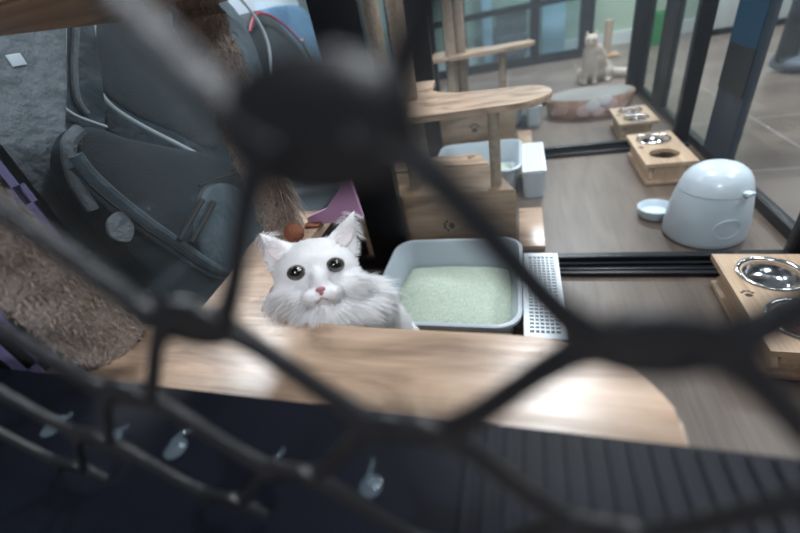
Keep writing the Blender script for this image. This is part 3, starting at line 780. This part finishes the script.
# ---------------------------------------------------------------- cats
def remeshed(name, bm, m, parent, voxel, smooth_it=6):
    me = bpy.data.meshes.new(name); bm.to_mesh(me); bm.free()
    o = bpy.data.objects.new(name, me); C.objects.link(o)
    r = o.modifiers.new('r', 'REMESH'); r.mode = 'VOXEL'; r.voxel_size = voxel; r.use_smooth_shade = True
    s = o.modifiers.new('s', 'SMOOTH'); s.iterations = smooth_it; s.factor = .5
    dg = bpy.context.evaluated_depsgraph_get(); dg.update()
    me2 = bpy.data.meshes.new_from_object(o.evaluated_get(dg)); o.modifiers.clear(); o.data = me2
    me2.name = name
    for p in me2.polygons: p.use_smooth = True
    me2.materials.clear(); me2.materials.append(m)
    if parent: o.parent = parent
    return o

def fur(name, src, m, parent, n, fn, width=.0007, label=None):
    """fn(p, nrm) -> (direction, length) or None; blades shaded with the skin normal"""
    me = src.data; polys = me.polygons; vs = me.vertices
    cum = []; s = 0
    for p in polys: s += p.area; cum.append(s)
    import bisect
    verts = []; faces = []; nor = []
    for _ in range(n):
        p = polys[bisect.bisect_left(cum, random.random()*s) % len(polys)]
        idx = p.vertices; w = [random.random() for _ in idx]; tw = sum(w)
        co = V((0, 0, 0)); nn = V((0, 0, 0))
        for i, q in zip(idx, w): co += vs[i].co*(q/tw); nn += vs[i].normal*(q/tw)
        nn.normalize(); r = fn(co, nn)
        if r is None: continue
        d, L = r
        d = (d+V((random.gauss(0, 1), random.gauss(0, 1), random.gauss(0, 1)))*.09).normalized()
        L *= random.uniform(.6, 1.25)
        side = d.cross(nn)
        if side.length < 1e-4: continue
        side = side.normalized()*width
        grav = V((0, 0, -1))*L*.12
        base = len(verts)
        c0 = co-nn*.0008; c1 = co+d*L*.4+nn*L*.10; c2 = co+d*L*.75+nn*L*.10+grav*.5; c3 = co+d*L+grav
        verts += [c0-side, c0+side, c1-side*.9, c1+side*.9, c2-side*.5, c2+side*.5, c3]
        faces += [(base, base+1, base+3, base+2), (base+2, base+3, base+5, base+4), (base+4, base+5, base+6)]
        sn = (nn*1.0+d*.15).normalized(); nor += [sn]*7
    mesh = bpy.data.meshes.new(name); mesh.from_pydata([tuple(v) for v in verts], [], faces)
    mesh.polygons.foreach_set('use_smooth', [True]*len(faces))
    mesh.normals_split_custom_set_from_vertices([tuple(q) for q in nor])
    mesh.materials.append(m); o = bpy.data.objects.new(name, mesh); C.objects.link(o); o.parent = parent
    if label: o['label'] = label
    return o

# white cat: root at its seat on the crate
CL = V((-.225, .395, .229))
cat = thing('cat', 'white long-haired cat looking up with dark eyes, behind the front shelf', 'cat', CL)
HX, HY, HZ = V((.8484,.5134,-.129)), V((-.1824,.5123,.8392)), V((.4969,-.6885,.5282))
HR = Matrix((HX, HY, HZ)).transposed()
HC = V((-.249,.345,.485))-CL
HC = HC + HY*.002
def H(x, y, z): return HC+HR @ V((x, y, z))
bm = B()
def he(x, y, z, rx, ry, rz, rot=None): ell(bm, H(x, y, z), (rx, ry, rz), HR @ rot if rot else HR, 3)
he(0, .006, -.006, .050, .041, .046)
he(0, -.010, -.004, .053, .036, .040)
he(-.030, -.018, .010, .026, .022, .024); he(.030, -.018, .010, .026, .022, .024)
he(-.0095, -.0215, .040, .0135, .0105, .012); he(.0095, -.0215, .040, .0135, .0105, .012)
he(0, -.006, .036, .010, .018, .014)
he(0, -.034, .030, .013, .010, .014)
he(0, .016, .022, .030, .018, .016)
he(0, -.050, .016, .040, .026, .030)
# ears: flattened cones swept from base to tip
for s, tip in ((-1, V((-.056, .063, -.010))), (1, V((.060, .070, -.010)))):
    base = V((s*.036, .030, -.006))
    wd = V((s*.017, -.011, -.003)) if s > 0 else V((-.017, -.011, -.003))
    for k in range(9):
        t_ = k/8; c_ = base.lerp(tip, t_); r_ = .0235*(1-t_)**.85+.0022
        ax = (tip-base).normalized(); lat = V((ax.y, -ax.x, 0)).normalized()
        rot = Matrix((lat, ax, lat.cross(ax))).transposed()
        ell(bm, H(*c_), (r_, .010, .0045+.003*(1-t_)), HR @ rot, 2)
# neck, chest, back, haunches, legs
def be(x, y, z, rx, ry, rz): ell(bm, V((x, y, z)), (rx, ry, rz), None, 3)
be(-.010, -.028, .185, .048, .046, .05); be(-.028, -.056, .208, .056, .040, .036); be(-.050, -.070, .222, .044, .036, .030); be(.010, -.062, .205, .040, .036, .035); be(-.020, -.050, .165, .056, .045, .050); be(.012, -.030, .190, .045, .040, .040)
be(-.002, -.022, .150, .052, .050, .060)
be(-.006, -.022, .105, .054, .060, .070)
be(-.010, .010, .080, .060, .070, .072)
be(-.045, .045, .050, .062, .075, .048)
for s in (-1, 1):
    be(-.040+s*.045, .030, .038, .030, .055, .036)
    chain(bm, (-.004+s*.026, -.045, .100), (-.008+s*.026, -.065, .018), .021, .013, 7)
    ell(bm, (-.008+s*.026, -.074, .013), (.016, .022, .012), None, 2)
    ell(bm, (-.030+s*.058, -.030, .013), (.017, .035, .012), None, 2)
for k in range(16):
    a = -.6+k*.14; be(-.035+.070*math.sin(a+1.2), .04+.075*math.cos(a+1.2), .018, .018, .018, .016)
for v in bm.verts: v.co.z = max(v.co.z, .001)
body = remeshed('body', bm, M['skin'], cat, .003, 5)
body['label'] = 'white coat'
HRi = HR.transposed()
chest = V((-.025, -.075, .18))
EY = [V((-.0228, .0095, 0)), V((.0228, .0095, 0))]
def catfur(p, n):
    q = HRi @ (p-HC)
    inhead = q.length < .075 and q.y > -.05
    if inhead:
        face = q.z > .008
        for e in EY:
            if face and math.hypot((q.x-e.x)/1.14, (q.y-e.y)*1.22) < .0098: return None
        if face and abs(q.x) < .006 and -.022 < q.y < -.011: return None
        src = V((0, -.014, .055))
        d = (q-src); d -= (HRi @ n)*d.dot(HRi @ n); d = HR @ (d.normalized() if d.length > 1e-5 else V((0, 1, 0)))
        rad = math.hypot(q.x, q.y+.004)
        if face and rad < .03: L = .0050
        else: L = .0065+max(0, (rad-.03))*.30
        if q.y < -.005: L += max(0, abs(q.x)-.02)*.30+(-.005-q.y)*.30*(rad > .03); d = (d+HY*-.45).normalized()
        if q.y > .012: L = min(L, .0085)
        if q.y > .036 and abs(q.x) > .022: L = .0034
        return (d*.9+n*.38).normalized(), L
    d = V((0, 0, -1)); d -= n*d.dot(n)
    if d.length < .01: d = V((1, 0, 0))
    L = .015
    if (p-chest).length < .07: L = .026
    if p.z < .04: L = .010
    return (d.normalized()*.8+n*.55).normalized(), L
fur('fur', body, M['fur'], cat, 75000, catfur, .00035)

for e, s in zip(EY, (-1, 1)):
    c0 = H(e.x, e.y, .0328)
    rt = HR @ Matrix.Rotation(s*.22, 3, 'Y') @ Matrix.Rotation(-s*-.0, 3, 'Z')
    rim = ell(B(), H(e.x, e.y, .0328), (.0118, .0092, .0092), rt, 3)
    ro = obj('eye_socket', rim, M['eyerim'], cat, auto=False)
    eo = obj('eye', ell(B(), c0+HZ*.0014, (.0102, .0083, .0090), rt, 4), M['eyeiris'], cat, auto=False, label='dark olive eye')
    obj('pupil', ell(B(), c0+HZ*.0044+HX*s*.0003, (.0078, .0070, .0064), rt, 4), M['pupil'], eo, auto=False)
bm = B(); ell(bm, H(0, -.0150, .0500), (.0056, .0032, .0038), HR, 3); ell(bm, H(0, -.0185, .0502), (.0026, .0040, .0030), HR, 3)
obj('nose', bm, M['nosepink'], cat, auto=False, label='pink nose')
bm = B(); tube(bm, smooth_open([H(-.0115, -.0300, .0440), H(-.0065, -.0292, .0492), H(0, -.0245, .0515)], 5), .0007, 6)
tube(bm, smooth_open([H(.0115, -.0300, .0440), H(.0065, -.0292, .0492), H(0, -.0245, .0515)], 5), .0007, 6)
obj('mouth', bm, M['mouth'], cat, auto=False)
for s, tip in ((-1, V((-.056, .063, -.010))), (1, V((.060, .070, -.010)))):
    bm = B(); base = V((s*.036, .032, .002)); ax = (tip-base).normalized(); lat = V((ax.y, -ax.x, 0)).normalized()
    c1 = base.lerp(tip, .35)+V((0, 0, .0035)); rot = Matrix((lat, ax, lat.cross(ax))).transposed()
    ell(bm, H(*c1), (.0105, .017, .003), HR @ rot, 3)
    io = obj('inner_ear', bm, M['earpink'], cat, auto=False, label='pale pink inner ear')
    def tuft():
        t_ = random.uniform(-.1, .6); c = base.lerp(tip, t_)+V((0, 0, .005))-lat*s*random.uniform(.004, .012)
        return H(*c), HR @ (ax*.6+lat*s*.5+V((0, 0, .35)))
    obj('ear_tuft', fringe(B(), tuft, 90, .014, .12), M['fur'], cat, auto=False)
    bm = B()
    for k in range(7):
        y = -.016-.0022*k; z0 = .045
        p0 = H(s*.014, y, z0); p1 = H(s*.040, y+.004-.003*k, z0+.004); p2 = H(s*.070, y+.004-.007*k, z0-.012)
        tube(bm, smooth_open([p0, p1, p2], 5), .00022, 4)
    obj('whiskers', bm, M['whisker'], cat, auto=False)

# cream cat sitting on the floor beyond the cages
K = V((.525, 3.56, -.03))
cat2 = thing('cat', 'cream cat sitting upright on the floor beyond the glass cages', 'cat', K, rz=-.15)
bm = B()
def ce(x, y, z, rx, ry, rz, sub=2): ell(bm, V((x, y, z)), (rx, ry, rz), None, sub)
ce(-.012, -.055, .13, .045, .045, .09); ce(.02, .06, .08, .115, .11, .085); ce(.01, .02, .15, .085, .085, .10); ce(-.01, -.01, .22, .070, .065, .075); ce(-.02, -.02, .27, .045, .045, .04)
ce(-.025, -.045, .315, .050, .050, .042); ce(-.027, -.088, .302, .018, .016, .014); ce(-.053, -.062, .303, .02, .02, .018); ce(.003, -.062, .303, .02, .02, .018)
for s in (-1, 1):
    for k in range(6):
        t_ = k/5; ce(-.025+s*(.030+.006*t_), -.035, .345+.035*t_, .017*(1-t_)+.003, .007, .010)
    chain(bm, (-.01+s*.035, -.055, .18), (-.015+s*.036, -.085, .02), .028, .017, 7)
    ce(-.015+s*.036, -.10, .015, .021, .030, .014)
    ce(.02+s*.095, .03, .055, .035, .07, .055); ce(.02+s*.10, -.045, .016, .022, .04, .014)
for k in range(12): ce(.12+.018*k, .09-.004*k*k*.3, .035, .030, .030, .028)
for v in bm.verts: v.co.z = max(v.co.z, .001)
cat2.scale = (.93,)*3
b2 = remeshed('body', bm, M['furcream'], cat2, .006, 5)
def fur2(p, n):
    d = V((0, 0, -1)); d -= n*d.dot(n)
    if d.length < .01: d = V((1, 0, 0))
    return (d.normalized()*.8+n*.5).normalized(), (.010 if p.z > .28 or (p.z < .12 and p.y < -.04) else .024)
fur('fur', b2, M['furcream'], cat2, 9000, fur2, .0014)
for s in (-1, 1):
    e = obj('eye', ell(B(), (-.027+s*.021, -.0905, .322), (.008, .005, .008), sub=2), M['eyerim'], cat2, auto=False)
obj('nose', ell(B(), (-.027, -.105, .306), (.006, .004, .004), sub=2), M['nosepink'], cat2, auto=False)

# ---------------------------------------------------------------- person standing outside on the right
PL = V((1.62, 3.15, -.03))
per = thing('person', 'person in black trousers and indigo top standing outside the right glass wall', 'person', PL, rz=.5)
bm = B()
ell(bm, (0, -.01, 1.50), (.075, .095, .115), None, 3); ell(bm, (0, -.095, 1.485), (.014, .02, .02)); chain(bm, (0, .01, 1.30), (0, 0, 1.42), .055, .052, 4)
for s in (-1, 1):
    ell(bm, (s*.075, 0, 1.49), (.012, .02, .03)); chain(bm, (s*.17, .01, 1.28), (s*.23, 0, 1.02), .045, .038, 7); chain(bm, (s*.23, 0, 1.02), (s*.24, -.06, .80), .038, .026, 7)
    ell(bm, (s*.24, -.07, .745), (.018, .035, .045), None, 2)
    for k in range(4): chain(bm, (s*.24, -.095+k*.018, .72), (s*.235, -.088+k*.016, .645+.006*abs(k-1.5)), .0095, .008, 6)
    chain(bm, (s*.232, -.10, .755), (s*.215, -.125, .70), .011, .009, 5)
    chain(bm, (s*.09, 0, .82), (s*.10, 0, .47), .07, .05, 9); chain(bm, (s*.10, 0, .47), (s*.105, .01, .07), .05, .035, 9)
for k in range(8): t_ = k/7; ell(bm, (0, .005, .85+t_*.45), (.145+.03*t_, .10, .08), None, 2)
remeshed('body', bm, M['skinperson'], per, .009, 4)
bm = B()
for s in (-1, 1):
    chain(bm, (s*.09, 0, .82), (s*.10, 0, .47), .085, .066, 12); chain(bm, (s*.10, 0, .47), (s*.105, .01, .09), .066, .056, 12)
ell(bm, (0, 0, .86), (.165, .115, .10), None, 3)
remeshed('trousers', bm, M['trouser'], per, .010, 5)
bm = B()
for k in range(12): t_ = k/11; ell(bm, (0, .005, .66+t_*.62), (.185-.02*math.sin(PI*t_), .13, .07), None, 2)
for s in (-1, 1): chain(bm, (s*.165, .01, 1.29), (s*.23, 0, 1.02), .06, .052, 9); chain(bm, (s*.23, 0, 1.02), (s*.24, -.045, .86), .052, .042, 7)
remeshed('top', bm, M['top'], per, .010, 5)
bm = B(); ell(bm, (0, .012, 1.525), (.088, .100, .112), None, 3)
for v in bm.verts:
    if v.co.y < -.03 and v.co.z < 1.56: v.co.y = -.03
obj('hair', bm, M['hair'], per, auto=False)
for s in (-1, 1):
    bm = B(); ell(bm, (s*.105, -.03, .045), (.045, .125, .042), None, 3); ell(bm, (s*.105, .03, .07), (.042, .055, .05), None, 3)
    for v in bm.verts: v.co.z = max(v.co.z, .001)
    obj('shoe', bm, M['shoe'], per, auto=False)
    obj('eye', ell(B(), (s*.03, -.096, 1.515), (.011, .006, .008), sub=2), M['eyerim'], per, auto=False)
obj('mouth', ell(B(), (0, -.098, 1.445), (.024, .006, .006), sub=2), M['mouth'], per, auto=False)

# ---------------------------------------------------------------- lights
def lamp(x, y, sx, sy, power, label):
    t = thing('ceiling_light', label, 'ceiling light', (x, y, 2.4), group='ceiling light panels')
    obj('housing', boxm((-sx/2-.02, -sy/2-.02, -.04), (sx/2+.02, sy/2+.02, -.001)), M['lampframe'], t)
    obj('diffuser', boxm((-sx/2, -sy/2, -.046), (sx/2, sy/2, -.0405)), M['lampwhite'], t)
    l = bpy.data.lights.new('panel_light', 'AREA'); l.shape = 'RECTANGLE'; l.size = sx; l.size_y = sy; l.energy = power; l.color = (.91, .95, 1.0)
    o = bpy.data.objects.new('panel_light', l); C.objects.link(o); o.parent = t; o.location = (0, 0, -.055)
POW = 60
lamp(-1.80, 1.58, .30, .36, POW*1.3, 'ceiling light panel above the bags')
lamp(.16, 1.66, .40, .26, POW*.95, 'ceiling light panel above the middle cage')
lamp(2.3, 2.4, .5, .5, POW*.7, 'ceiling light panel over the tiled aisle')
lamp(.6, 3.9, .7, .4, POW*2.8, 'ceiling light panel above the cream cat')
lamp(2.4, 4.5, .5, .3, POW*1.2, 'ceiling light panel by the back wall')
lamp(.15, -1.80, .8, .5, POW*1.9, 'ceiling light panel behind the camera')  # unseen lamp, added to brighten one grille bar and the cat
lamp(1.7, .9, .4, .9, POW*1.0, 'ceiling light panel over the aisle beside the nearest cage')  # unseen lamp, added as fill from the right

w = bpy.data.worlds.new('World'); bpy.context.scene.world = w; w.use_nodes = True
w.node_tree.nodes['Background'].inputs[0].default_value = (.55, .65, .75, 1); w.node_tree.nodes['Background'].inputs[1].default_value = .3

# ---------------------------------------------------------------- camera
cd = bpy.data.cameras.new('camera'); cam = bpy.data.objects.new('camera', cd); C.objects.link(cam)
r_, u_, f_ = V((.95229,.24255,-.18524)), V((.00852,.58559,.81057)), V((-.30508,.77347,-.55558))
mw = Matrix((r_, u_, -f_)).transposed().to_4x4(); mw.translation = V((0, 0, .75)); cam.matrix_world = mw
cd.sensor_width = 36; cd.lens = 17.313; cd.clip_start = .01; cd.clip_end = 50
cd.dof.use_dof = True; cd.dof.focus_distance = .62; cd.dof.aperture_fstop = 2.3
bpy.context.scene.camera = cam
sc = bpy.context.scene
sc.cycles.transparent_max_bounces = 32
sc.view_settings.view_transform = 'Standard'; sc.view_settings.look = 'None'; sc.view_settings.gamma = 1; sc.view_settings.use_curve_mapping = False
sc.view_settings.exposure = -.58
